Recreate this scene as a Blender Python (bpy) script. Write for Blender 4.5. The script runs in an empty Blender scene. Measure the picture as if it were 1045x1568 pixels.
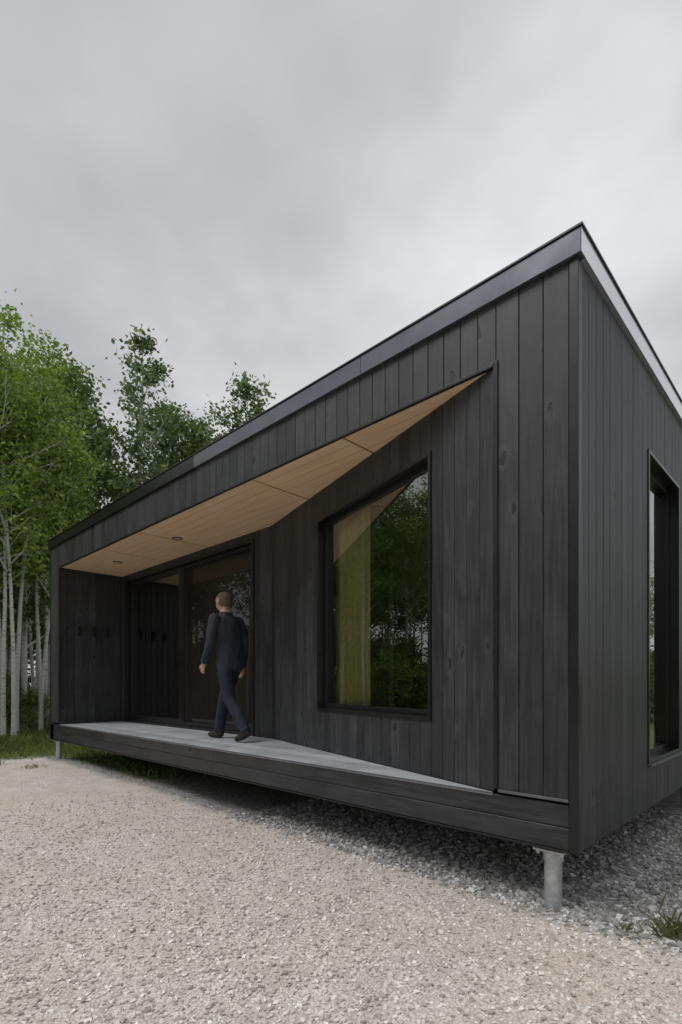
import bpy, bmesh, math, random, time
import numpy as np
from mathutils import Vector, Matrix
T0=time.time()
random.seed(3); rng=np.random.default_rng(5)
scene=bpy.context.scene
scene.view_settings.view_transform='Standard'
scene.view_settings.look='None'
scene.view_settings.exposure=0
COL=scene.collection

# ------------------------------------------------------------------ helpers
class NT:
    def __init__(s,name):
        s.m=bpy.data.materials.new(name); s.m.use_nodes=True
        s.t=s.m.node_tree; s.t.nodes.clear()
        s.out=s.t.nodes.new('ShaderNodeOutputMaterial')
    def n(s,typ,ins=None,**kw):
        nd=s.t.nodes.new(typ)
        for k,v in kw.items(): setattr(nd,k,v)
        if ins:
            for k,v in ins.items():
                if isinstance(v,bpy.types.NodeSocket): s.t.links.new(v,nd.inputs[k])
                else: nd.inputs[k].default_value=v
        return nd
    def math(s,op,a,b=0.0,c=None,clamp=False):
        ins={0:a,1:b}
        if c is not None: ins[2]=c
        return s.n('ShaderNodeMath',ins,operation=op,use_clamp=clamp).outputs[0]
    def vmul(s,v,x): return s.n('ShaderNodeVectorMath',{0:v,1:x},operation='MULTIPLY').outputs[0]
    def vadd(s,v,x): return s.n('ShaderNodeVectorMath',{0:v,1:x},operation='ADD').outputs[0]
    def mix(s,f,a,b,mode='MIX'):
        nd=s.n('ShaderNodeMix',data_type='RGBA',blend_type=mode)
        for i,v in ((0,f),(6,a),(7,b)):
            if isinstance(v,bpy.types.NodeSocket): s.t.links.new(v,nd.inputs[i])
            else: nd.inputs[i].default_value=v
        return nd.outputs[2]
    def ramp(s,f,stops):
        nd=s.n('ShaderNodeValToRGB',{0:f}); e=nd.color_ramp.elements
        while len(e)<len(stops): e.new(0.5)
        for i,(p,c) in enumerate(stops): e[i].position=p; e[i].color=c
        return nd.outputs[0]
    def noise(s,v,scale,detail=3,rough=.5):
        return s.n('ShaderNodeTexNoise',{'Vector':v,'Scale':scale,'Detail':detail,'Roughness':rough}).outputs[0]
    def pos(s): return s.n('ShaderNodeNewGeometry').outputs['Position']
    def isl(s): return s.n('ShaderNodeNewGeometry').outputs['Random Per Island']
    def bump(s,h,strength,dist=.01,normal=None):
        ins={'Height':h,'Strength':strength,'Distance':dist}
        if normal is not None: ins['Normal']=normal
        return s.n('ShaderNodeBump',ins).outputs[0]
    def bsdf(s,**kw):
        nd=s.n('ShaderNodeBsdfPrincipled',{k.replace('_',' '):v for k,v in kw.items()})
        s.t.links.new(nd.outputs[0],s.out.inputs[0]); return nd
def g(v,a=1): return (v,v,v,a)

def black_wood(name,along,base=1.0,rough=.5):
    t=NT(name); p=t.pos(); r=t.isl()
    off=t.n('ShaderNodeCombineXYZ',{0:t.math('MULTIPLY',r,37.),1:t.math('MULTIPLY',r,91.),2:t.math('MULTIPLY',r,53.)}).outputs[0]
    sc={'Z':(1,1,.045),'X':(.045,1,1)}[along]
    wv=t.vadd(p,t.vmul(t.n('ShaderNodeTexNoise',{'Vector':p,'Scale':2.5}).outputs[1],(.03,.03,.03)))
    v=t.vadd(t.vmul(wv,sc),off)
    gr=t.noise(v,48,5,.65)
    fine=t.noise(v,230,3,.6)
    blot=t.noise(t.vadd(p,off),3.2,4,.6)
    ksc={'Z':(1,1,.45),'X':(.45,1,1)}[along]
    kv=t.vadd(t.vmul(p,ksc),off)
    kd=t.n('ShaderNodeTexVoronoi',{'Vector':t.vadd(kv,t.vmul(t.n('ShaderNodeTexNoise',{'Vector':p,'Scale':14.}).outputs[1],(.05,.05,.05))),'Scale':6.2}).outputs['Distance']
    knot=t.ramp(kd,[(.085,g(1)),(.125,g(0))])
    halo=t.ramp(kd,[(.11,g(0)),(.16,g(1)),(.26,g(0))])
    def bc(v_): return (v_*base*.94,v_*base*.98,v_*base*1.07,1)
    c=t.ramp(gr,[(.28,bc(.013)),(.5,bc(.032)),(.74,bc(.064))])
    c=t.mix(t.math('MULTIPLY',t.ramp(blot,[(.42,g(0)),(.70,g(1))]),.4),c,bc(.075))
    c=t.mix(t.math('MULTIPLY',halo,.4),c,bc(.085))
    k=t.math('MULTIPLY_ADD',r,.8,.62)
    kc=t.n('ShaderNodeCombineXYZ',{0:k,1:k,2:k}).outputs[0]
    c=t.mix(1.0,c,kc,'MULTIPLY')
    c=t.mix(t.math('MULTIPLY',knot,.9),c,(.006,.006,.0065,1))
    h=t.math('ADD',t.math('MULTIPLY',gr,.6),t.math('MULTIPLY',fine,.3))
    h=t.math('SUBTRACT',h,t.math('MULTIPLY',knot,.6))
    nm=t.bump(h,.55,.004)
    ro=t.math('MULTIPLY_ADD',gr,.4,rough-.2)
    t.bsdf(Base_Color=c,Roughness=ro,Normal=nm)
    return t.m
M_WV=black_wood('black_stained_boards','Z',.80)
M_WH=black_wood('black_stained_boards_horizontal','X',.62)

def simple(name,col,rough=.5,metal=0,ior=1.5,nscale=None,namp=.15,bump=0):
    t=NT(name); c=col
    kw=dict(Roughness=rough,Metallic=metal,IOR=ior)
    if nscale:
        n=t.noise(t.pos(),nscale,4)
        c=t.ramp(n,[(.25,tuple(x*(1-namp) for x in col[:3])+(1,)),(.75,tuple(min(1,x*(1+namp)) for x in col[:3])+(1,))])
        if bump: kw['Normal']=t.bump(n,bump,.005)
        kw['Roughness']=t.math('MULTIPLY_ADD',n,.2,rough-.1)
    t.bsdf(Base_Color=c,**kw); return t.m
M_BACK=simple('sheathing_membrane',(.008,.008,.009,1),.9,nscale=3)
M_FRAME=simple('black_aluminium',(.010,.010,.011,1),.32,nscale=6,namp=.3)
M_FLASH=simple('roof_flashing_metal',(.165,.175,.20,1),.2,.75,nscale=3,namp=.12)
M_FLASHD=simple('roof_flashing_painted_tree_reflection',(.03,.032,.036,1),.2,.6,nscale=3,namp=.12)  # same flashing, darkened: reflection of the trees painted into the base colour
M_FLASHS=simple('roof_flashing_painted_sky_reflection',(.86,.88,.92,1),.2,.85,nscale=3,namp=.08)  # same flashing, lightened: bright sky reflection painted into the base colour
M_GALV=simple('galvanised_steel',(.50,.53,.55,1),.42,.7,nscale=28,namp=.25)
M_TRIMG=simple('grey_flashing',(.16,.165,.175,1),.4,.6,nscale=7)
M_FLOOR=simple('interior_floor',(.22,.2,.18,1),.5,nscale=2)
M_INNER=simple('interior_wall',(.22,.2,.17,1),.8,nscale=1.5)
M_BROWN=simple('interior_brown_wall',(.22,.12,.085,1),.7,nscale=2)
M_LAMP=simple('downlight_ring',(.012,.011,.010,1),.4,nscale=20)

def soffit_mat(name,a,b):
    t=NT(name); p=t.pos(); r=t.isl()
    off=t.n('ShaderNodeCombineXYZ',{0:t.math('MULTIPLY',r,37.),1:t.math('MULTIPLY',r,91.),2:0.}).outputs[0]
    v=t.vadd(t.vmul(p,(.06,1,1)),off)
    n=t.noise(v,26,5,.6); b2=t.noise(p,1.3,2)
    c=t.ramp(n,[(.25,a),(.75,b)])
    c=t.mix(t.math('MULTIPLY',b2,.25),c,tuple(x*.82 for x in a[:3])+(1,))
    k=t.math('MULTIPLY_ADD',r,.20,.86); kc=t.n('ShaderNodeCombineXYZ',{0:k,1:k,2:k}).outputs[0]
    c=t.mix(1.,c,kc,'MULTIPLY')
    yy=t.n('ShaderNodeSeparateXYZ',{0:p}).outputs[1]
    fr=t.math('FRACT',t.math('MULTIPLY',yy,7.5))
    gv=t.math('LESS_THAN',fr,.05)
    c=t.mix(t.math('MULTIPLY',gv,.6),c,(.25,.15,.08,1))
    t.bsdf(Base_Color=c,Roughness=.5,Normal=t.bump(n,.15,.002)); return t.m
M_SOFF=soffit_mat('cedar_plywood_soffit',(.70,.48,.29,1),(.90,.68,.45,1))

def curtain_mat():
    t=NT('ochre_curtain'); n=t.noise(t.vmul(t.pos(),(1,1,.05)),30,3)
    c=t.ramp(n,[(.3,(.80,.72,.34,1)),(.7,(.9,.84,.46,1))])
    t.bsdf(Base_Color=c,Roughness=.85,Normal=t.bump(n,.3,.01)); return t.m
M_CURT=curtain_mat()
def screen_mat():
    t=NT('insect_screen'); n=t.noise(t.pos(),1.2,2)
    c=t.ramp(n,[(.3,(.034,.026,.026,1)),(.7,(.055,.042,.040,1))])
    d=t.n('ShaderNodeBsdfDiffuse',{0:c}); tr=t.n('ShaderNodeBsdfTransparent')
    mx=t.n('ShaderNodeMixShader',{0:.5,1:tr.outputs[0],2:d.outputs[0]}); t.t.links.new(mx.outputs[0],t.out.inputs[0]); return t.m
M_SCREEN=screen_mat()

def deck_mat():
    t=NT('weathered_deck_boards'); p=t.pos(); r=t.isl()
    off=t.n('ShaderNodeCombineXYZ',{0:t.math('MULTIPLY',r,37.),1:t.math('MULTIPLY',r,91.),2:0.}).outputs[0]
    v=t.vadd(t.vmul(p,(.05,1,1)),off)
    n=t.noise(v,60,5,.65); s=t.noise(p,3,4,.6)
    c=t.ramp(n,[(.25,(.27,.29,.32,1)),(.75,(.47,.49,.52,1))])
    c=t.mix(t.ramp(s,[(.4,g(0)),(.7,g(.6))]),c,(.18,.19,.205,1))
    k=t.math('MULTIPLY_ADD',r,.35,.78); kc=t.n('ShaderNodeCombineXYZ',{0:k,1:k,2:k}).outputs[0]
    c=t.mix(1.,c,kc,'MULTIPLY')
    t.bsdf(Base_Color=c,Roughness=.55,Normal=t.bump(n,.4,.003)); return t.m
M_DECK=deck_mat()

def glass_mat():
    t=NT('window_glass')
    fr=t.n('ShaderNodeFresnel',{'IOR':2.0}).outputs[0]
    wob=t.noise(t.pos(),1.1,1)
    nm=t.bump(wob,.05,.02)
    tr=t.n('ShaderNodeBsdfTransparent',{'Color':(.9,.93,.89,1)})
    gl=t.n('ShaderNodeBsdfGlossy',{'Color':(.95,.97,.95,1),'Roughness':.0,'Normal':nm})
    mx=t.n('ShaderNodeMixShader',{0:t.math('MULTIPLY_ADD',fr,1.1,.10,clamp=True),1:tr.outputs[0],2:gl.outputs[0]})
    t.t.links.new(mx.outputs[0],t.out.inputs[0]); return t.m
M_GLASS=glass_mat()

# mesh builder -------------------------------------------------------
class MB:
    def __init__(s): s.v=[]; s.f=[]
    def add(s,vs,fs):
        o=len(s.v); s.v+= [tuple(x) for x in vs]; s.f+=[tuple(i+o for i in f) for f in fs]
    def box(s,x0,x1,y0,y1,z0,z1):
        s.lbox((0,0),(1,0),(0,1),x0,x1,y0,y1,z0,z1)
    def lbox(s,P,d,n,s0,s1,d0,d1,z0,z1):
        vs=[]
        for z in (z0,z1):
            for a,b in ((s0,d0),(s1,d0),(s1,d1),(s0,d1)):
                vs.append((P[0]+d[0]*a+n[0]*b,P[1]+d[1]*a+n[1]*b,z))
        s.add(vs,[(0,3,2,1),(4,5,6,7),(0,1,5,4),(1,2,6,5),(2,3,7,6),(3,0,4,7)])
    def board(s,P,d,n,s0,s1,th,z0,z1,ch=.003):   # vertical board, outer face at offset 0
        prof=[(s0,-th),(s1,-th),(s1,-ch),(s1-ch,0),(s0+ch,0),(s0,-ch)]
        vs=[]
        for z in (z0,z1):
            for a,b in prof: vs.append((P[0]+d[0]*a+n[0]*b,P[1]+d[1]*a+n[1]*b,z))
        s.add(vs,[(5,4,3,2,1,0),(6,7,8,9,10,11)]+[(i,(i+1)%6,(i+1)%6+6,i+6) for i in range(6)])
    def hboard(s,P,d,n,s0,s1,th,z0,z1,ch=.003):
        prof=[(-th,z0),(-ch,z0),(0,z0+ch),(0,z1-ch),(-ch,z1),(-th,z1)]
        vs=[]
        for a in (s0,s1):
            for b,z in prof: vs.append((P[0]+d[0]*a+n[0]*b,P[1]+d[1]*a+n[1]*b,z))
        s.add(vs,[(5,4,3,2,1,0),(6,7,8,9,10,11)]+[(i,(i+1)%6,(i+1)%6+6,i+6) for i in range(6)])
    def prism(s,poly,z0,z1):
        k=len(poly); vs=[(x,y,z0) for x,y in poly]+[(x,y,z1) for x,y in poly]
        s.add(vs,[tuple(reversed(range(k))),tuple(range(k,2*k))]+[(i,(i+1)%k,(i+1)%k+k,i+k) for i in range(k)])
    def tube(s,pts,rad,sides=8,cap=True):
        rings=[]; o=len(s.v)
        for i,p in enumerate(pts):
            a=Vector(pts[max(i-1,0)]); b=Vector(pts[min(i+1,len(pts)-1)])
            t=(b-a).normalized(); u=t.cross(Vector((0,0,1)) if abs(t.z)<.9 else Vector((1,0,0))).normalized(); w=t.cross(u)
            for k in range(sides):
                an=2*math.pi*k/sides
                s.v.append(tuple(Vector(p)+(u*math.cos(an)+w*math.sin(an))*rad[i]))
        for i in range(len(pts)-1):
            for k in range(sides):
                a=o+i*sides+k; b=o+i*sides+(k+1)%sides
                s.f.append((a,b,b+sides,a+sides))
        if cap:
            s.f.append(tuple(range(o+sides-1,o-1,-1))); e=o+(len(pts)-1)*sides; s.f.append(tuple(range(e,e+sides)))
    def obj(s,name,mat,parent=None,smooth=False,bevel=0):
        me=bpy.data.meshes.new(name); me.from_pydata(s.v,[],s.f); me.materials.append(mat); me.update()
        bm=bmesh.new(); bm.from_mesh(me); bmesh.ops.recalc_face_normals(bm,faces=bm.faces); bm.to_mesh(me); bm.free()
        if smooth: me.polygons.foreach_set('use_smooth',[True]*len(me.polygons))
        ob=bpy.data.objects.new(name,me); COL.objects.link(ob)
        if parent: ob.parent=parent
        if bevel:
            b=ob.modifiers.new('b','BEVEL'); b.width=bevel; b.segments=2; b.limit_method='ANGLE'
        return ob
def empty(name):
    e=bpy.data.objects.new(name,None); COL.objects.link(e); return e

# ------------------------------------------------------------------ HOUSE
house=empty('black_timber_cabin')
L=8.53; W=7.0
ZB=.325; ZD=.585; ZS=3.13; ZW=3.488; ZR=3.63
XL=-8.06; XR=-.467; BX=-3.86; BY=1.0
boards=MB(); back=MB()
def wall(p0,p1,z0,z1,ops=(),bw=.121,th=.02,back_t=.15,start=0.,end=None):
    P=Vector(p0); D=Vector(p1)-P; Ln=D.length; D.normalize(); n=Vector((D.y,-D.x))
    if end is None: end=Ln
    cuts=[start]+[e for o in ops for e in (o[0],o[1])]+[end]
    for i in range(len(cuts)-1):
        a,b=cuts[i],cuts[i+1]
        if b-a<.01: continue
        op=ops[(i-1)//2] if i%2==1 else None
        segs=[(z0,z1)] if op is None else [x for x in ((z0,op[2]),(op[3],z1)) if x[1]-x[0]>.01]
        nb=max(1,round((b-a)/bw)); w=(b-a)/nb
        for zz in segs:
            for k in range(nb):
                pr=random.uniform(0,.0016)
                boards.board(P+n*pr,D,n,a+k*w+.0018,a+(k+1)*w-.0018,th,zz[0],zz[1],.0025)
            back.lbox(P,D,n,a,b,-th-back_t,-th-.001,zz[0]+.002,zz[1]-.002)
    return P,D,n
wall((-L,0),(0,0),.606,ZW,[(L+XL-.0,L+XR,.606,ZS)],end=L-.044)
wall((0,0),(0,W),ZB,ZW,[(1.374,2.372,.65,2.925),(4.0,5.6,.65,2.925)],start=.044)
wall((0,W),(-L,W),ZB,ZW,[(1.2,3.4,1.0,2.8)])
wall((-L,W),(-L,0),ZB,ZW)
wall((XL,0.0),(XL,BY),ZD+.004,ZS,start=.012,bw=.11)
wall((XL,BY),(BX,BY),ZD+.004,ZS,[(.19,XL*-1-4.2,ZD+.004,3.04)])
AP,AD,AN=wall((BX,BY),(XR,0),ZD+.004,ZS,[(1.209,2.944,.968,2.84)],end=3.52)
boards.obj('wall_boards',M_WV,house)
back.obj('wall_core',M_BACK,house)
# skirt
sk=MB()
for z0,z1 in ((ZB+.003,.447),(.452,.571)):
    cx=[-L,-6.3,-3.55,-.0455]
    for a,b in zip(cx[:-1],cx[1:]): sk.hboard((0,0),(1,0),(0,-1),a+.001,b-.001,.022,z0,z1)
sk.obj('skirt_boards',M_WH,house)
t=MB()
t.box(-L+.05,-.05,.0235,W-.05,ZB+.012,.56)
t.obj('floor_slab',M_BACK,house)
# trims
t=MB()
t.box(-.043,.007,-.007,.043,ZB-.004,3.487)                 # corner
t.box(XR-.012,XR+.016,-.012,.018,.607,3.14)          # opening right trim
t.box(XL-.014,XL+.006,-.011,.010,ZD+.006,3.126)
t.box(XL+.008,XR-.014,-.009,.016,3.108,3.1285)             # under fascia
t.box(-L-.007,-L+.035,-.006,.04,ZB,3.487)
t.box(-L,-.046,-.006,.02,ZB-.012,ZB+.001)
t.obj('corner_trim',M_FRAME,house,bevel=.003)
t=MB()
t.box(XR+.017,-.0445,-.012,.015,.588,.6045)
t.obj('base_flashing',M_TRIMG,house,bevel=.002)
# roof
t=MB(); t.box(-L+.04,-.04,.04,W-.04,3.17,3.60); t.obj('roof_slab',M_BACK,house)
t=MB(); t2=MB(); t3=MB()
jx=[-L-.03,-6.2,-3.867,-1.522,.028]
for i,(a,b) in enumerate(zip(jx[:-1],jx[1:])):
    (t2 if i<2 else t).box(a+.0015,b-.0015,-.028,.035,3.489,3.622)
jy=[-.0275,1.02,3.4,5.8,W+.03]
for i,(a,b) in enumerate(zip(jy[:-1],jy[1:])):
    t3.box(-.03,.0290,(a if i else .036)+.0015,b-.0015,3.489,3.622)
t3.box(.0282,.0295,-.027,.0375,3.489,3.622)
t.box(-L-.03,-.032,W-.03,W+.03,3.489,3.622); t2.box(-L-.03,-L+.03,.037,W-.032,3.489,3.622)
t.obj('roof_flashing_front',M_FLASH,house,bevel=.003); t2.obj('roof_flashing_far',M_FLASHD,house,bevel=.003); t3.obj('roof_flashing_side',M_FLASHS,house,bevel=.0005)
t=MB()
t.box(-L-.038,.037,-.037,.08,3.6235,3.634); t.box(-.08,.0375,.081,W+.035,3.6235,3.634)
t.box(-L-.038,-L+.08,.081,W+.035,3.6235,3.634); t.box(-L+.081,-.081,.081,W+.035,3.6236,3.632)
t.obj('roof_cap',M_FRAME,house)
# soffit
def backy(x): return BY if x<BX else max(0.,-(x-XR)*BY/(XR-BX))
t=MB(); js=[XL+.004,-6.42,-5.24,-2.9,-1.74,XR-.05]
for a,b in zip(js[:-1],js[1:]):
    a+=.012; b-=.012; poly=[(a,.018),(b,.018),(b,max(.02,backy(b)-.001))]
    if a<BX<b: poly.append((BX,BY-.001))
    poly.append((a,backy(a)-.001)); t.prism(poly,3.112,3.127)
t.obj('soffit_panels',M_SOFF,house)
t=MB(); t.prism([(XL,.03),(XR-.02,.03),(XR-.03,.05),(BX,BY+.0),(XL,BY+.0)],3.1325,3.16); t.obj('soffit_backing',M_BACK,house)
t=MB()
for x,y in ((-5.15,.483),(-7.0,.488)):
    N=24
    for (r0,z0,r1,z1) in ((.066,3.1118,.066,3.106),(.066,3.106,.052,3.105),(.052,3.105,.046,3.1105),):
        o=len(t.v)
        for k in range(N):
            an=2*math.pi*k/N; t.v.append((x+r0*math.cos(an),y+r0*math.sin(an),z0)); t.v.append((x+r1*math.cos(an),y+r1*math.sin(an),z1))
        for k in range(N): t.f.append((o+2*k,o+2*k+1,o+(2*k+3)%(2*N),o+(2*k+2)%(2*N)))
t.obj('downlights',M_LAMP,house)
M_LENS=simple('downlight_lens',(.5,.48,.45,1),.3,nscale=20)
t=MB()
for x,y in ((-5.15,.483),(-7.0,.488)): t.tube([(x,y,3.1117),(x,y,3.109)],[.045,.045],24)
t.obj('downlight_lenses',M_LENS,house)
# deck
t=MB(); ys=np.linspace(-.004,BY-.003,8)
for i in range(7):
    y0=ys[i]+.002; y1=ys[i+1]-.002
    xr=lambda y: XR-.02-max(y,0)*(XR-BX)/BY
    xs=[XL+.003,[-5.2,-3.9,-6.1,-4.6,-5.6,-4.3,-6.5][i],None]
    a=xs[0]; m=xs[1]
    t.prism([(a,y0),(m-.0015,y0),(m-.0015,y1),(a,y1)],.5625,ZD)
    t.prism([(m+.0015,y0),(xr(y0),y0),(xr(y1),y1),(m+.0015,y1)],.5625,ZD)
t.obj('porch_deck',M_DECK,house,bevel=.002)
t=MB(); t.box(XL,XR-.014,-.010,-.0045,.5725,ZD-.002); t.obj('deck_edge',M_TRIMG,house)

# windows
fr=MB(); gl=MB()
def window(P,D,n,s0,s1,z0,z1,inset=.09,fw=.055,proud=.012,depth=.17):
    o=.028
    fr.lbox(P,D,n,s0-.0,s0+o,-depth,proud,z0,z1); fr.lbox(P,D,n,s1-o,s1,-depth,proud,z0,z1)
    fr.lbox(P,D,n,s0+o,s1-o,-depth,proud,z1-o,z1); fr.lbox(P,D,n,s0+o,s1-o,-depth,proud,z0,z0+o)
    a,b,c,d=s0+o,s1-o,z0+o,z1-o
    fr.lbox(P,D,n,a,a+fw,-inset-.05,-inset+.02,c,d); fr.lbox(P,D,n,b-fw,b,-inset-.05,-inset+.02,c,d)
    fr.lbox(P,D,n,a+fw,b-fw,-inset-.05,-inset+.02,d-fw,d); fr.lbox(P,D,n,a+fw,b-fw,-inset-.05,-inset+.02,c,c+fw)
    vs=[]
    for s,z in ((a+fw-.003,c+fw-.003),(b-fw+.003,c+fw-.003),(b-fw+.003,d-fw+.003),(a+fw-.003,d-fw+.003)):
        q=P+D*s-n*inset; vs.append((q.x,q.y,z))
    gl.add(vs,[(0,1,2,3)])
window(AP,AD,AN,1.209,2.944,.968,2.84,inset=.075,fw=.045)
V=Vector
window(V((0,0)),V((0,1)),V((1,0)),1.374,2.372,.65,2.925,inset=.085,fw=.04,proud=.01)
window(V((0,0)),V((0,1)),V((1,0)),4.0,5.6,.65,2.925,inset=.115,fw=.05,proud=.01)  # out of view; added side opening to let daylight into the room
window(V((0,W)),V((-1,0)),V((0,1)),1.2,3.4,1.0,2.8)  # unseen rear opening, added to bring more light inside
# sliding door
P=V((XL,BY)); D=V((1,0)); n=V((0,-1)); z0=ZD+.006; z1=3.038; a=.192; b=3.858
fr.lbox(P,D,n,a,a+.05,-.16,.014,z0,z1); fr.lbox(P,D,n,b-.045,b,-.16,.014,z0,z1)
fr.lbox(P,D,n,a+.05,b-.045,-.16,.014,z1-.05,z1); fr.lbox(P,D,n,a+.05,b-.045,-.16,.010,z0,z0+.03)
def panel(s0,s1,dd,fw=.07):
    c=z0+.031; d=z1-.051
    fr.lbox(P,D,n,s0,s0+fw,dd-.04,dd,c,d); fr.lbox(P,D,n,s1-fw,s1,dd-.04,dd,c,d)
    fr.lbox(P,D,n,s0+fw,s1-fw,dd-.04,dd,d-fw,d); fr.lbox(P,D,n,s0+fw,s1-fw,dd-.04,dd,c,c+fw)
    q=[P+D*(s0+fw-.002)-n*(-dd+.02),P+D*(s1-fw+.002)-n*(-dd+.02)]
    gl.add([(q[0].x,q[0].y,c+fw-.002),(q[1].x,q[1].y,c+fw-.002),(q[1].x,q[1].y,d-fw+.002),(q[0].x,q[0].y,d-fw+.002)],[(0,1,2,3)])
panel(.243,2.03,-.03,.09); panel(1.965,b-.046,-.09,.06)
for s0,s1,c,d in ((2.035,2.075,z0+.031,z1-.051),(b-.09,b-.047,z0+.031,z1-.051)): fr.lbox(P,D,n,s0,s1,-.058,-.035,c,d)
fr.lbox(P,D,n,2.0755,b-.0905,-.058,-.035,z1-.095,z1-.051); fr.lbox(P,D,n,2.0755,b-.0905,-.058,-.035,z0+.031,z0+.09)
fr.obj('window_and_door_frames',M_FRAME,house,bevel=.002)
gl.obj('window_glass_panes',M_GLASS,house)
t=MB(); t.add([(-8.06+2.07,BY+.05,z0+.08),(-8.06+b-.08,BY+.05,z0+.08),(-8.06+b-.08,BY+.05,z1-.09),(-8.06+2.07,BY+.05,z1-.09)],[(0,1,2,3)]); t.obj('insect_screen',M_SCREEN,house)
t=MB(); t.box(-.1,.035,1.36,2.386,.632,.6485); t.obj('window_sill',M_TRIMG,house,bevel=.002)
t=MB(); t.box(-6.15,-6.13,.955,.985,1.45,1.75); t.obj('door_handle',M_FRAME,house)
# coat hooks
t=MB()
for y in (.30,.53,.76):
    t.box(XL+.001,XL+.014,y-.02,y+.02,2.03,2.20)
    t.tube([(XL+.01,y,2.065),(XL+.05,y,2.06),(XL+.085,y,2.09),(XL+.09,y,2.15)],[.013,.013,.013,.011],8)
    t.tube([(XL+.01,y,2.15),(XL+.05,y,2.175),(XL+.06,y,2.20)],[.011,.011,.011],8)
M_HOOK=simple('hook_iron',(.003,.003,.003,1),.6,nscale=9)
t.obj('coat_hooks',M_HOOK,house,smooth=False)
# interior
t=MB(); t.box(-8.3,-.2,1.2,6.8,.5605,.575); t.prism([(BX+.2,1.19),(-.25,1.19),(-.25,.2),(-.6,.25)],.5605,.574); t.obj('interior_floor',M_FLOOR,house)
t=MB(); t.box(-8.3,-.2,1.2,6.8,3.14,3.165); t.prism([(BX+.2,1.19),(-.25,1.19),(-.25,.2),(-.6,.25)],3.14,3.164); t.obj('interior_ceiling',M_INNER,house)
t=MB(); t.box(-8.3,-3.6,2.9,3.0,.576,3.139); t.obj('interior_partition',M_BROWN,house)
t=MB(); N=110; ss_=np.linspace(1.0,1.85,N)
for i,s in enumerate(ss_):
    q=AP+AD*float(s)-AN*(.20+.012*math.sin(s*80)+.008*math.sin(s*31))
    t.v+= [(q.x,q.y,.60),(q.x,q.y,3.10)]
    if i: t.f.append((2*i-2,2*i,2*i+1,2*i-1))
t.obj('curtain',M_CURT,house,smooth=True)
# piles
def pile(x,y):
    t.tube([(x,y,-.4),(x,y,.0),(x,y,.285)],[.048,.048,.048],20)
    t.tube([(x,y,.235),(x,y,.29)],[.056,.056],20)
    t.box(x-.085,x+.085,y-.075,y+.075,.291,.303)
    t.box(x-.085,x-.078,y-.075,y+.075,.3032,.318)
    for dx in (-.065,.065):
        t.tube([(x+dx,y-.05,.27),(x+dx,y-.05,.31)],[.011,.011],6)
t=MB()
for x,y in ((-.165,.09),(-8.42,.1),(-4.3,1.6),(-8.42,3.2),(-.165,3.6),(-4.3,4.9),(-.165,6.8),(-8.42,6.8)): pile(x,y)
o=t.obj('steel_screw_piles',M_GALV,house,smooth=False)
bv=o.modifiers.new('e','EDGE_SPLIT'); bv.split_angle=math.radians(40); o.data.polygons.foreach_set('use_smooth',[True]*len(o.data.polygons))

# ------------------------------------------------------------------ GROUND
def gh(x,y):
    return (.018*np.sin(x*.9+1)*np.cos(y*.8)+.010*np.sin(x*2.3+y*1.7)-.045*np.exp(-((x+.1)**2+(y-.2)**2)/1.2)
            -.05/(1+np.exp(-(y-.5)*3))*(x>-20))*np.clip(1.3-np.hypot(x,y)/40,0,1)
ax=np.concatenate([[-400,-150,-60,-30,-22,-17],np.arange(-14,6.01,.25),[9,14,20,30,60,150,400]])
ay=np.concatenate([[-400,-150,-60,-30,-18,-11],np.arange(-8,10.01,.25),[14,20,30,60,150,400]])
X,Y=np.meshgrid(ax,ay); Z=gh(X,Y)
nx,ny=len(ax),len(ay)
vs=np.stack([X.ravel(),Y.ravel(),Z.ravel()],1)
fs=[(j*nx+i,j*nx+i+1,(j+1)*nx+i+1,(j+1)*nx+i) for j in range(ny-1) for i in range(nx-1)]
t=NT('gravel_and_grass_ground'); p=t.pos(); sx=t.n('ShaderNodeSeparateXYZ',{0:p}); x=sx.outputs[0]; y=sx.outputs[1]
nz=t.math('MULTIPLY_ADD',t.noise(p,1.6,4,.6),2.0,-1.0)
def ss(v,edge,width,up=True,amp=.5):
    d=t.math('SUBTRACT',v,edge); d=t.math('ADD',d,t.math('MULTIPLY',nz,amp))
    d=t.math('DIVIDE',d,width if up else -width); return t.math('ADD',d,.5,clamp=True)
grass=t.math('MAXIMUM',ss(x,-9.0,.3,False),t.math('MINIMUM',ss(x,-5.4,.5,False),ss(y,.25,.2,True,.25)))
for q in (ss(y,-11,.6,False),ss(x,9,.6),ss(y,8.6,.6)): grass=t.math('MAXIMUM',grass,q)
coarse=ss(y,-.05,.12,amp=.12)
v1=t.n('ShaderNodeTexVoronoi',{'Vector':p,'Scale':85.,'Randomness':1.})
v2=t.n('ShaderNodeTexVoronoi',{'Vector':p,'Scale':190.})
v3=t.n('ShaderNodeTexVoronoi',{'Vector':p,'Scale':42.})
def cellval(v): return t.n('ShaderNodeSeparateColor',{0:v.outputs['Color']}).outputs[0]
fine=t.ramp(cellval(v1),[(0,(.41,.355,.32,1)),(.45,(.67,.60,.555,1)),(.8,(.78,.72,.675,1)),(1,(.90,.86,.82,1))])
fine2=t.ramp(cellval(v2),[(0,(.46,.405,.365,1)),(1,(.80,.73,.68,1))])
fine=t.mix(.45,fine,fine2)
big=t.noise(p,.9,5,.6)
fine=t.mix(t.ramp(big,[(.42,g(0)),(.68,g(.6))]),fine,(.62,.50,.41,1))
med=t.noise(p,4.5,4,.6)
fine=t.mix(1.,fine,t.ramp(med,[(.3,g(.84)),(.7,g(1.1))]),'MULTIPLY')
crs=t.ramp(cellval(v3),[(0,(.14,.137,.13,1)),(.5,(.29,.285,.275,1)),(1,(.48,.475,.465,1))])
gc=t.mix(coarse,fine,crs)
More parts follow.
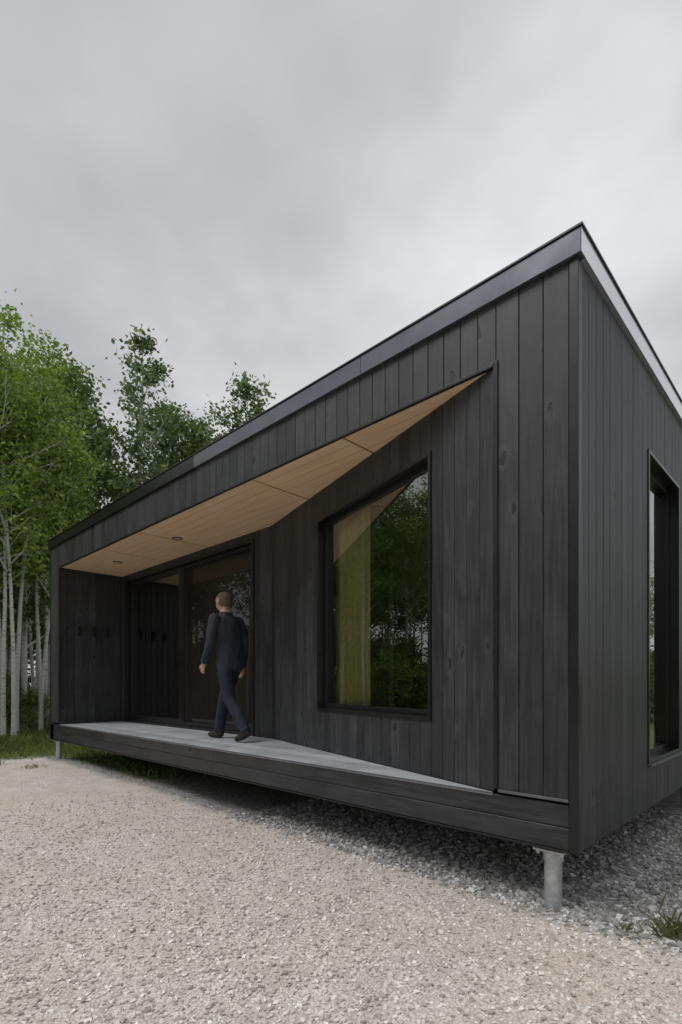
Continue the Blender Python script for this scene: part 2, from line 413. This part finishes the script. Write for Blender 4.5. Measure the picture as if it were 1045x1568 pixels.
dk=t.ramp(v1.outputs['Distance'],[(.3,g(0)),(.75,g(.35))])
gc=t.mix(dk,gc,(.22,.20,.18,1))
grc=t.ramp(t.noise(p,14,4,.7),[(.3,(.045,.06,.02,1)),(.55,(.10,.145,.035,1)),(.8,(.18,.18,.07,1))])
c=t.mix(grass,gc,grc)
h=t.math('ADD',t.math('MULTIPLY',v1.outputs['Distance'],-1.0),t.math('MULTIPLY',v2.outputs['Distance'],-.5))
h=t.math('ADD',h,t.math('MULTIPLY',v3.outputs['Distance'],-1.2))
t.bsdf(Base_Color=c,Roughness=.9,Normal=t.bump(h,.8,.007)); M_GROUND=t.m
me=bpy.data.meshes.new('ground'); me.from_pydata(vs.tolist(),[],fs); me.materials.append(M_GROUND)
me.polygons.foreach_set('use_smooth',[True]*len(me.polygons))
COL.objects.link(bpy.data.objects.new('ground',me))

def raw_mesh(name,verts,quads,mats,matidx=None,smooth=False):
    me=bpy.data.meshes.new(name); verts=np.asarray(verts,np.float32); quads=np.asarray(quads,np.int32)
    k=quads.shape[1]
    me.vertices.add(len(verts)); me.vertices.foreach_set('co',verts.ravel())
    me.loops.add(quads.size); me.loops.foreach_set('vertex_index',quads.ravel())
    me.polygons.add(len(quads)); me.polygons.foreach_set('loop_start',np.arange(0,quads.size,k,dtype=np.int32))
    me.polygons.foreach_set('loop_total',np.full(len(quads),k,np.int32))
    for m in mats: me.materials.append(m)
    if matidx is not None: me.polygons.foreach_set('material_index',np.asarray(matidx,np.int32))
    me.polygons.foreach_set('use_smooth',np.full(len(quads),smooth))
    me.update(calc_edges=True); return me
def stones(n,xr,yr,smin,smax,pw=2.2,dens=None):
    x=rng.uniform(*xr,n); y=rng.uniform(*yr,n)
    if dens is not None:
        k=dens(x,y); x=x[k]; y=y[k]; n=len(x)
    s=smin+(smax-smin)*rng.random(n)**pw
    cube=np.array([[-1,-1,-1],[1,-1,-1],[1,1,-1],[-1,1,-1],[-1,-1,1],[1,-1,1],[1,1,1],[-1,1,1]],float)*.5
    v=cube[None]+rng.normal(0,.17,(n,8,3))
    v*=np.stack([rng.uniform(.8,1.3,n),rng.uniform(.7,1.1,n),rng.uniform(.45,.8,n)],1)[:,None]*s[:,None,None]
    an=rng.uniform(0,6.28,n); bt=rng.normal(0,.5,n)
    Rz=np.zeros((n,3,3)); Rz[:,0,0]=np.cos(an); Rz[:,0,1]=-np.sin(an); Rz[:,1,0]=np.sin(an); Rz[:,1,1]=np.cos(an); Rz[:,2,2]=1
    Rx=np.zeros((n,3,3)); Rx[:,1,1]=np.cos(bt); Rx[:,1,2]=-np.sin(bt); Rx[:,2,1]=np.sin(bt); Rx[:,2,2]=np.cos(bt); Rx[:,0,0]=1
    R=np.matmul(Rz,Rx)
    v=np.matmul(v,R.transpose(0,2,1))
    v+=np.stack([x,y,gh(x,y)+s*.18],1)[:,None]
    f=np.array([[0,3,2,1],[4,5,6,7],[0,1,5,4],[1,2,6,5],[2,3,7,6],[3,0,4,7]])
    f=f[None]+np.arange(n)[:,None,None]*8
    return v.reshape(-1,3),f.reshape(-1,4)
def stone_mat(name,stops):
    t=NT(name); r=t.isl(); c=t.ramp(r,stops)
    c=t.mix(t.math('MULTIPLY',t.noise(t.pos(),150,3),.3),c,(.3,.28,.26,1))
    t.bsdf(Base_Color=c,Roughness=.85); return t.m
M_ST1=stone_mat('limestone_chips',[(0,(.33,.29,.26,1)),(.4,(.62,.555,.51,1)),(.8,(.78,.72,.675,1)),(1,(.90,.88,.85,1))])
M_ST2=stone_mat('grey_crushed_stone',[(0,(.17,.165,.16,1)),(.5,(.36,.355,.345,1)),(1,(.68,.675,.665,1))])
a=stones(110000,(-6.5,2.2),(-2.6,.05),.004,.017,dens=lambda x,y:(np.hypot(x-1,y+2.84)<1.2+5.5*rng.random(len(x))**1.3))
b=stones(36000,(-3.2,2.6),(-.12,3.2),.008,.030,dens=lambda x,y:(rng.random(len(x))<np.clip((y+.12)*8,0,1))&~((x<-1.0)&(y>1.2)))
vv=np.concatenate([a[0],b[0]]); ff=np.concatenate([a[1],b[1]+len(a[0])]); mi=np.r_[np.zeros(len(a[1])),np.ones(len(b[1]))]
COL.objects.link(bpy.data.objects.new('gravel',raw_mesh('gravel',vv,ff,[M_ST1,M_ST2],mi)))

# grass
def leaf_mat(name,stops,trans=.4):
    t=NT(name); r=t.isl(); c=t.ramp(r,stops)
    big=t.noise(t.pos(),.8,2)
    c=t.mix(1.,c,t.ramp(big,[(.3,g(.6)),(.7,g(1.25))]),'MULTIPLY')
    d=t.n('ShaderNodeBsdfDiffuse',{'Color':c}); tr=t.n('ShaderNodeBsdfTranslucent',{'Color':c})
    gl=t.n('ShaderNodeBsdfGlossy',{'Color':(.6,.6,.6,1),'Roughness':.45})
    m1=t.n('ShaderNodeMixShader',{0:trans,1:d.outputs[0],2:tr.outputs[0]})
    m2=t.n('ShaderNodeMixShader',{0:.06,1:m1.outputs[0],2:gl.outputs[0]})
    t.t.links.new(m2.outputs[0],t.out.inputs[0]); return t.m
M_GRASS=leaf_mat('grass_blades',[(0,(.09,.14,.03,1)),(.5,(.18,.26,.06,1)),(.85,(.27,.32,.10,1)),(1,(.38,.34,.16,1))])
M_WEED=leaf_mat('dry_weeds',[(0,(.10,.13,.03,1)),(.5,(.20,.23,.08,1)),(1,(.42,.34,.20,1))])
def blades(x,y,h,w,lean=.35):
    n=len(x); an=rng.uniform(0,6.28,n); ln=rng.normal(0,lean,(n,2))*h[:,None]
    z=gh(x,y); dx=np.cos(an)*w; dy=np.sin(an)*w
    v=np.stack([np.stack([x-dx,y-dy,z-.01],1),np.stack([x+dx,y+dy,z-.01],1),
                np.stack([x+dx*.6+ln[:,0]*.4,y+dy*.6+ln[:,1]*.4,z+h*.6],1),np.stack([x-dx*.2+ln[:,0],y-dy*.2+ln[:,1],z+h],1)],1)
    return v.reshape(-1,3),(np.arange(n)[:,None]*4+np.arange(4)[None])
n=90000
x=rng.uniform(-16,-4.5,n); y=rng.uniform(-7,9,n)
k=((x<-9.0+rng.normal(0,.25,n))|((x<-5.4+rng.normal(0,.3,n))&(y>.25+rng.normal(0,.12,n))&(y<3)))
x,y=x[k],y[k]; h=rng.uniform(.03,.13,len(x))*np.where(x<-11,1.8,1)*np.where(x>-8.8,.7,1)
v,f=blades(x,y,h,rng.uniform(.004,.01,len(x)))
COL.objects.link(bpy.data.objects.new('grass',raw_mesh('grass',v,f,[M_GRASS])))
def weeds(name,cx,cy,n,spread,hmax):
    x=cx+rng.normal(0,spread,n); y=cy+rng.normal(0,spread,n)
    v,f=blades(x,y,rng.uniform(.2,1,n)*hmax,rng.uniform(.0006,.0015,n),.5)
    COL.objects.link(bpy.data.objects.new(name,raw_mesh(name,v,f,[M_WEED])))
weeds('weed_plant',.41,.15,240,.045,.08); weeds('weed_plant.001',.22,.03,26,.025,.05); weeds('weed_plant.002',.50,.5,60,.05,.10); weeds('weed_plant.003',.36,.30,18,.03,.15)
weeds('weed_plant.004',-7.4,-.55,60,.09,.07); weeds('weed_plant.005',-8.3,-.9,90,.16,.08)

# ------------------------------------------------------------------ TREES
t=NT('birch_bark'); p=t.pos()
n1=t.noise(t.vmul(p,(1,1,7)),5,4,.7); n2=t.noise(p,2.,3)
c=t.ramp(n1,[(.34,(.08,.075,.07,1)),(.42,(.60,.59,.56,1)),(.8,(.78,.77,.74,1))])
c=t.mix(t.math('MULTIPLY',n2,.4),c,(.32,.32,.28,1)); t.bsdf(Base_Color=c,Roughness=.8,Normal=t.bump(n1,.4,.01)); M_BARK=t.m
M_LEAF=[leaf_mat('aspen_leaves',[(0,(.07,.125,.04,1)),(.5,(.14,.22,.07,1)),(1,(.26,.34,.13,1))]),
        leaf_mat('birch_leaves',[(0,(.12,.22,.025,1)),(.5,(.24,.38,.055,1)),(1,(.40,.50,.10,1))]),
        leaf_mat('forest_leaves',[(0,(.07,.12,.028,1)),(.5,(.15,.23,.05,1)),(1,(.27,.35,.09,1))])]
def tree_mesh(name,seed,h,cs,cr,nl,leafmat,tr=.09,nleaf=26,spread=.22,ls=.05,lean=0.,stems=1,gap=0.):
    R=random.Random(seed); r=np.random.default_rng(seed); mb=MB(); cl=[]
    for st in range(stems):
        hh=h*(1 if st==0 else R.uniform(.75,.95)); b=Vector((R.uniform(-.25,.25),R.uniform(-.25,.25),0))*(0 if st==0 else 1.6)
        a0=R.uniform(0,6.28); ln=Vector((math.cos(a0),math.sin(a0),0))*lean*hh*(1+st)
        N=12; tp=[]; w=Vector((0,0,0))
        for i in range(N+1):
            q=i/N; w+=Vector((R.gauss(0,.03),R.gauss(0,.03),0))*hh*.12
            tp.append(b+Vector((0,0,hh*q-.1))+ln*q*q+w*q)
        mb.tube(tp,[max(.008,tr*(1-i/N)**.8*(1.25 if i==0 else 1)) for i in range(N+1)],8,False)
        for k in range(nl):
            q=cs+(.97-cs)*(k+R.random())/nl; i=min(N-1,int(q*N)); f=q*N-i
            base=tp[i].lerp(tp[i+1],f); u=(q-cs)/(1-cs)
            prof=(math.sin(math.pi*min(1,u*.9+.12))**.6)*(1-.45*u)
            if R.random()<gap: continue
            ln_=cr*prof*R.uniform(.55,1.15); az=k*2.4+R.uniform(-.5,.5); up=R.uniform(.35,.95)+.5*u
            d=Vector((math.cos(az),math.sin(az),up)).normalized(); pts=[base]; cur=base.copy()
            for s in range(4):
                d=(d+Vector((R.gauss(0,.13),R.gauss(0,.13),.05))).normalized(); cur=cur+d*ln_/4; pts.append(cur.copy())
            br=tr*(1-q)**.8*.5+.006
            mb.tube(pts,[br*(1-.2*s)+.002 for s in range(5)],5,False)
            ns=max(3,int(ln_*3.6))
            for s in range(ns):
                g_=.3+.7*(s+R.random())/ns; j=min(3,int(g_*4)); bp=pts[j].lerp(pts[j+1],g_*4-j)
                d2=(d+Vector((R.gauss(0,.8),R.gauss(0,.8),R.gauss(.1,.5)))).normalized(); l2=ln_*R.uniform(.2,.42)
                e=bp+d2*l2; mid=bp.lerp(e,.5)+Vector((0,0,.04*l2))
                mb.tube([bp,mid,e],[.009,.006,.003],3,False)
                cl.append(e); 
                if R.random()<.6: cl.append(mid)
            cl.append(pts[-1])
        cl.append(tp[-1])
    vt=np.array(mb.v); qt=np.array([f for f in mb.f if len(f)==4])
    C=np.array([tuple(c) for c in cl]); cn=r.integers(int(nleaf*.3),int(nleaf*1.7),len(C))
    idx=np.repeat(np.arange(len(C)),cn); n=len(idx)
    sp=(spread*r.uniform(.5,1.3,len(C)))[idx]
    P=C[idx]+r.normal(0,1,(n,3))*sp[:,None]*np.array([1,1,.7])
    a=r.normal(size=(n,3)); a[:,2]*=.7; a/=np.linalg.norm(a,axis=1)[:,None]
    bb=np.cross(a,r.normal(size=(n,3))); bb/=np.linalg.norm(bb,axis=1)[:,None]
    s=ls*r.uniform(.6,1.4,n)[:,None]
    lv=np.stack([P-a*s,P+bb*s*.62,P+a*s,P-bb*s*.62],1).reshape(-1,3)
    lf=np.arange(n)[:,None]*4+np.arange(4)[None]+len(vt)
    return raw_mesh(name,np.concatenate([vt,lv]),np.concatenate([qt,lf]),[M_BARK,leafmat],np.r_[np.zeros(len(qt)),np.ones(n)])
TM={
 'aspen':[tree_mesh('aspen_a',11,14.5,.42,3.0,26,M_LEAF[0],.13,26,.24,.085,gap=.18),
          tree_mesh('aspen_b',12,14.5,.4,2.9,26,M_LEAF[0],.12,26,.24,.085,.02,gap=.12)],
 'birch':[tree_mesh('birch_a',21,10,.44,1.8,18,M_LEAF[1],.055,24,.2,.05,.03,3),
          tree_mesh('birch_b',22,10,.42,1.8,18,M_LEAF[1],.06,24,.2,.05,.05,2),
          tree_mesh('birch_c',23,10,.40,1.9,20,M_LEAF[2],.055,24,.22,.052,.03,3)],
 'dense':[tree_mesh('maple_a',31,12,.22,2.6,36,M_LEAF[2],.11,28,.28,.08),
          tree_mesh('maple_b',32,12,.2,2.5,36,M_LEAF[0],.10,28,.28,.08)],
 'shrub':[tree_mesh('shrub_a',41,2.6,.05,1.3,16,M_LEAF[2],.02,20,.16,.045,.05,3),
          tree_mesh('shrub_b',42,2.0,.05,1.2,14,M_LEAF[1],.02,20,.14,.04,.05,3)]}
H0={'aspen':14.5,'birch':10,'dense':12,'shrub':2.4}
def place(name,kind,var,x,y,h,rot=None,parent=None,wide=1.):
    m=TM[kind][var%len(TM[kind])]; o=bpy.data.objects.new(name,m); COL.objects.link(o)
    s=h/H0[kind]; o.location=(x,y,-.03); o.scale=(s*wide,s*wide,s); o.rotation_euler=(0,0,random.uniform(0,6.28) if rot is None else rot)
    if parent: o.parent=parent
    return o
place('birch_tree','birch',0,-12.16,.15,9.6)
place('birch_tree','birch',1,-12.8,.55,9.6)
place('birch_tree','birch',2,-13.0,-.7,9.9)
place('birch_tree','birch',1,-13.6,1.3,9.0)
place('birch_tree','birch',0,-14.7,1.7,10.2)
place('birch_tree','birch',2,-16.6,2.4,11.0)
place('maple_tree','dense',0,-18.2,3.4,12.4)
place('maple_tree','dense',1,-19.5,4.6,12.6)
place('aspen_tree','aspen',0,-18.5,6.1,14.9,1.0)
place('aspen_tree','aspen',1,-20.0,7.9,13.2)
place('maple_tree','dense',0,-19.2,8.9,12.6)
place('aspen_tree','aspen',1,-19.0,11.2,15.4,2.2)
place('maple_tree','dense',1,-20.6,10.3,13.8)
forest=empty('forest')
k=0
def scatter(n,xr,yr,hr,kinds):
    global k
    for i in range(n):
        kd=random.choice(kinds); x=random.uniform(*xr); y=random.uniform(*yr)
        place('tree_%d'%k,kd,random.randint(0,3),x,y,random.uniform(*hr),parent=forest); k+=1
scatter(15,(-19,-13.2),(-9,2.5),(8.8,10.6),['birch','birch','birch','dense'])
scatter(10,(-27,-19),(-10,6),(9.5,11.5),['dense','dense','birch'])
scatter(12,(-28,-20),(3,18),(11,13.),['dense'])
scatter(12,(-20,-8),(-22,-11),(9,12),['birch','dense','dense'])
scatter(11,(-8,16),(-26,-17),(9,12),['birch','dense'])
scatter(8,(11,20),(-14,10),(9,11),['birch','dense'])
scatter(7,(2,16),(19,26),(6,8),['birch'])
und=empty('forest_undergrowth')
for i in range(60):
    x=random.uniform(-21,-12.6); y=random.uniform(-13,6)
    place('shrub_%d'%i,'shrub',i,x,y,random.uniform(.8,2.8),parent=und)
for i in range(60,110):
    a=random.uniform(math.radians(170),math.radians(300)); r_=random.uniform(22,27)
    place('shrub_%d'%i,'shrub',i,r_*math.cos(a)-3,r_*math.sin(a)+1,random.uniform(3,4.5),parent=und,wide=1.3)
for i in range(110,122):
    place('shrub_%d'%i,'shrub',i,random.uniform(2,12),random.uniform(17,24),random.uniform(1.5,2.6),parent=und,wide=1.3)

# ------------------------------------------------------------------ MAN
def man():
    VV=[];FF=[]; cache={}; cnt=[0]
    def unit(seg):
        if seg not in cache:
            rings=max(6,seg*2//3); v=[(0,0,1)]
            for i in range(1,rings):
                th=math.pi*i/rings
                for j in range(seg): v.append((math.sin(th)*math.cos(6.28318*j/seg),math.sin(th)*math.sin(6.28318*j/seg),math.cos(th)))
            v.append((0,0,-1)); f=[]
            for j in range(seg): f.append((0,1+j,1+(j+1)%seg))
            for i in range(rings-2):
                for j in range(seg):
                    a=1+i*seg+j; b=1+i*seg+(j+1)%seg; f.append((a,a+seg,b+seg)); f.append((a,b+seg,b))
            e=len(v)-1; o=1+(rings-2)*seg
            for j in range(seg): f.append((o+j,e,o+(j+1)%seg))
            cache[seg]=(np.array(v),np.array(f))
        return cache[seg]
    def ball(p,rx,ry=None,rz=None,seg=12):
        ry=ry or rx; rz=rz or rx; v,f=unit(seg)
        VV.append(v*np.array([rx,ry,rz])+np.array(tuple(p))); FF.append(f+cnt[0]); cnt[0]+=len(v)
    def limb(pts,rads,flat=1.):
        for i in range(len(pts)-1):
            a=Vector(pts[i]); b=Vector(pts[i+1]); r0,r1=rads[i],rads[i+1]; L_=(b-a).length
            n=max(2,int(L_/(min(r0,r1)*.3)))
            for j in range(n+1):
                q=j/n; r=r0+(r1-r0)*q; ball(a.lerp(b,q),r,r*flat,r)
    tor=[(-.01,.83,.135,.178),(0,.94,.13,.172),(.0,1.0,.125,.168),(.01,1.07,.122,.165),(.02,1.14,.125,.17),(.03,1.21,.128,.18),(.04,1.28,.125,.19),(.05,1.34,.115,.195),(.055,1.39,.095,.175),(.06,1.425,.07,.11)]
    for q0,q1 in zip(tor[:-1],tor[1:]):
        for j in range(6):
            w=j/6; m=[q0[i]*(1-w)+q1[i]*w for i in range(4)]
            ball((m[0],0,m[1]),m[2],m[3],.045,24)
    limb([(.055,0,1.42),(.095,0,1.52)],[.062,.056])
    limb([(0,-.085,.88),(.10,-.09,.68),(.18,-.09,.49),(.23,-.09,.30),(.27,-.09,.10)],[.098,.086,.07,.068,.062])
    limb([(0,.085,.88),(-.04,.09,.68),(-.08,.095,.49),(-.22,.1,.31),(-.34,.1,.14)],[.098,.086,.07,.068,.062])
    limb([(.255,-.09,.052),(.34,-.092,.047),(.43,-.095,.036)],[.047,.045,.032])
    limb([(-.365,.1,.10),(-.30,.1,.066),(-.22,.102,.035)],[.046,.044,.033]) 
    limb([(.05,.185,1.375),(.05,.22,1.25),(.06,.235,1.12),(.10,.24,1.0),(.16,.235,.90)],[.070,.062,.056,.05,.044])
    limb([(.05,-.185,1.375),(.02,-.22,1.25),(.0,-.235,1.12),(.01,-.24,.98),(.03,-.235,.86)],[.070,.062,.056,.05,.044])
    HW=[(1,Vector((.16,.235,.90)),Vector((.35,0,-.94))),(-1,Vector((.03,-.235,.86)),Vector((.1,0,-1)))]
    for sg,w,fd in HW:
        fd.normalize(); side=Vector((0,1,0)).cross(fd).normalized(); side=side if side.x>0 else -side
        limb([w,w+fd*.045],[.027,.026])
        for q in (-.022,-.008,.008,.022): limb([w+fd*.03+side*q*.7,w+fd*.085+side*q],[.014,.012])
        for q,ln in ((-.025,.052),(-.0085,.066),(.0085,.072),(.025,.064)):
            a=w+fd*.085+side*q; inn=Vector((0,-sg*1.,0))
            limb([a,a+fd*ln*.5+inn*.006,a+fd*ln*.85+inn*.022],[.0095,.009,.008])
        a=w+fd*.04+side*.022; limb([a,a+fd*.035+side*.026,a+fd*.06+side*.03],[.012,.0105,.009])
    ball((.11,0,1.615),.094,.076,.096,24); ball((.142,0,1.565),.062,.056,.07,16); ball((.165,0,1.545),.036,.034,.03,12)
    limb([(.196,0,1.605),(.217,0,1.578)],[.009,.013]); ball((.198,0,1.55),.014,.022,.007)
    for sg in (1,-1):
        ball((.11,sg*.078,1.595),.020,.010,.032,12); ball((.186,sg*.03,1.61),.013,.014,.011,10); ball((.188,sg*.03,1.628),.012,.02,.006,10)
    ball((.093,0,1.633),.095,.083,.084,20); ball((.062,0,1.585),.06,.066,.055,16)
    for k in range(20):
        an=k/20*6.283; ball((.068+.066*math.cos(an),.064*math.sin(an),1.452-.012*math.cos(an)),.018,.018,.026,8)
    V_=np.concatenate(VV); F_=np.concatenate(FF)
    me=raw_mesh('tmp',V_,F_,[]) 
    tmp=bpy.data.objects.new('tmp',me); COL.objects.link(tmp)
    r=tmp.modifiers.new('r','REMESH'); r.mode='VOXEL'; r.voxel_size=.0065; r.use_smooth_shade=True
    s=tmp.modifiers.new('s','SMOOTH'); s.factor=.5; s.iterations=5
    dg=bpy.context.evaluated_depsgraph_get(); m2=bpy.data.meshes.new_from_object(tmp.evaluated_get(dg))
    bpy.data.objects.remove(tmp); m2.name='walking_man'
    def cloth(nm,c,s=9,b=.9):
        t=NT(nm); p=t.n('ShaderNodeTexCoord').outputs['Object']; n=t.noise(t.vmul(p,(1,1,.6)),s,4,.6); f=t.noise(p,260,2)
        cc=t.ramp(n,[(.3,tuple(x*.7 for x in c)+(1,)),(.7,tuple(x*1.3 for x in c)+(1,))])
        t.bsdf(Base_Color=cc,Roughness=.85,Normal=t.bump(t.math('ADD',n,t.math('MULTIPLY',f,.05)),b,.04)); return t.m
    mats=[cloth('navy_jacket',(.024,.031,.047)),cloth('blue_jeans',(.014,.020,.034)),cloth('leather_shoes',(.035,.028,.023),30),
          simple('skin',(.45,.26,.19,1),.5,nscale=20,namp=.1),cloth('brown_grey_hair',(.13,.10,.082),60,.5)]
    m2.materials.clear()
    for m in mats: m2.materials.append(m)
    n=len(m2.polygons); C=np.empty(n*3,np.float32); m2.polygons.foreach_get('center',C); C=C.reshape(-1,3); a,b,z=C.T
    idx=np.ones(n,np.int32)
    idx[z>.79]=0
    idx[((z<.105)&((a>0)|(z<.09)))|((a<-.35)&(z<.12))]=2
    for sg,w,fd in HW:
        h=np.array(tuple(w+fd*.09)); wz=(C-np.array(tuple(w)))@np.array(tuple(fd))
        idx[(np.linalg.norm(C-h,axis=1)<.14)&(wz>.022)&(np.sign(b)==sg)&(abs(b)>.182)]=3
    hd=z>1.475; idx[hd]=3
    hair=hd&(z>1.5)&((z>1.672)|(a<.10)|((a<.14)&(z>1.635)))&~((abs(b)>.082)&(z<1.63))&~((a<.10)&(z<1.54))
    idx[hair]=4
    m2.polygons.foreach_set('material_index',idx); m2.polygons.foreach_set('use_smooth',np.ones(n,bool))
    ob=bpy.data.objects.new('walking_man',m2); COL.objects.link(ob)
    ob.location=(-4.06,.55,ZD+.001); ob.rotation_euler=(0,0,math.radians(180+10))
man()

# ------------------------------------------------------------------ CAMERA, WORLD, SUN
cam=bpy.data.cameras.new('camera'); co=bpy.data.objects.new('camera',cam); COL.objects.link(co)
cam.sensor_fit='HORIZONTAL'; cam.sensor_width=24; cam.lens=18.19; cam.shift_y=265/1045; cam.clip_end=2000; cam.clip_start=.05
co.location=(1.003,-2.842,1.22); co.rotation_euler=(math.radians(90),0,math.radians(44.04)); scene.camera=co
sd=Vector((-.35,-.6,1.0)).normalized()   # towards the sun
elev=math.asin(sd.z); az=math.atan2(sd.x,sd.y)
w=bpy.data.worlds.new('World'); scene.world=w; w.use_nodes=True; nt=w.node_tree; nt.nodes.clear()
T=NT.__new__(NT); T.t=nt; T.m=None
out=nt.nodes.new('ShaderNodeOutputWorld')
sky=T.n('ShaderNodeTexSky',sky_type='NISHITA',sun_disc=False,sun_elevation=elev,sun_rotation=az)
bg1=T.n('ShaderNodeBackground',{0:sky.outputs[0],1:.1})
d=T.n('ShaderNodeTexCoord').outputs['Generated']
z=T.n('ShaderNodeSeparateXYZ',{0:d}).outputs[2]
den=T.math('ADD',T.math('MAXIMUM',z,0.),.35)
dv=T.n('ShaderNodeVectorMath',{0:d,1:T.n('ShaderNodeCombineXYZ',{0:den,1:den,2:1.}).outputs[0]},operation='DIVIDE').outputs[0]
n1=T.noise(T.vadd(dv,(5.1,2.4,0)),2.0,4,.5)
n2=T.noise(T.vadd(dv,(7.3,.7,0)),4.0,5,.5)
nn=T.math('ADD',T.math('MULTIPLY',n1,.7),T.math('MULTIPLY',n2,.3))
def lobe(v,p):
    v=Vector(v).normalized(); dt=T.n('ShaderNodeVectorMath',{0:d,1:tuple(v)},operation='DOT_PRODUCT').outputs['Value']
    return T.math('POWER',T.math('MAXIMUM',dt,0.),p)
L1=lobe((-.60,.80,.86),40.); L2=lobe((-.25,1.05,.92),40.); L3=lobe((-1.05,.25,.75),8.)
f=T.math('ADD',nn,T.math('MULTIPLY',L1,.13)); f=T.math('ADD',f,T.math('MULTIPLY',L2,.12)); f=T.math('ADD',f,T.math('MULTIPLY',L3,-.04))
f=T.math('ADD',f,T.math('MULTIPLY',T.math('SUBTRACT',.5,z),.08))
cc=T.ramp(f,[(.34,(.48,.49,.505,1)),(.50,(.60,.608,.62,1)),(.72,(.86,.865,.87,1))])
zen=T.math('MULTIPLY_ADD',T.math('SMOOTH_MIN',T.math('MAXIMUM',T.math('MULTIPLY',T.math('SUBTRACT',z,.80),6.),0.),1.,.1),1.9,1.)
bg2=T.n('ShaderNodeBackground',{0:cc,1:zen})
mx=T.n('ShaderNodeMixShader',{0:.93,1:bg1.outputs[0],2:bg2.outputs[0]}); nt.links.new(mx.outputs[0],out.inputs[0])
sl=bpy.data.lights.new('sun','SUN'); sl.energy=1.5; sl.angle=math.radians(25); sl.color=(1,.97,.93)
so=bpy.data.objects.new('sun',sl); COL.objects.link(so); so.rotation_euler=sd.to_track_quat('Z','Y').to_euler()
print('done',time.time()-T0)
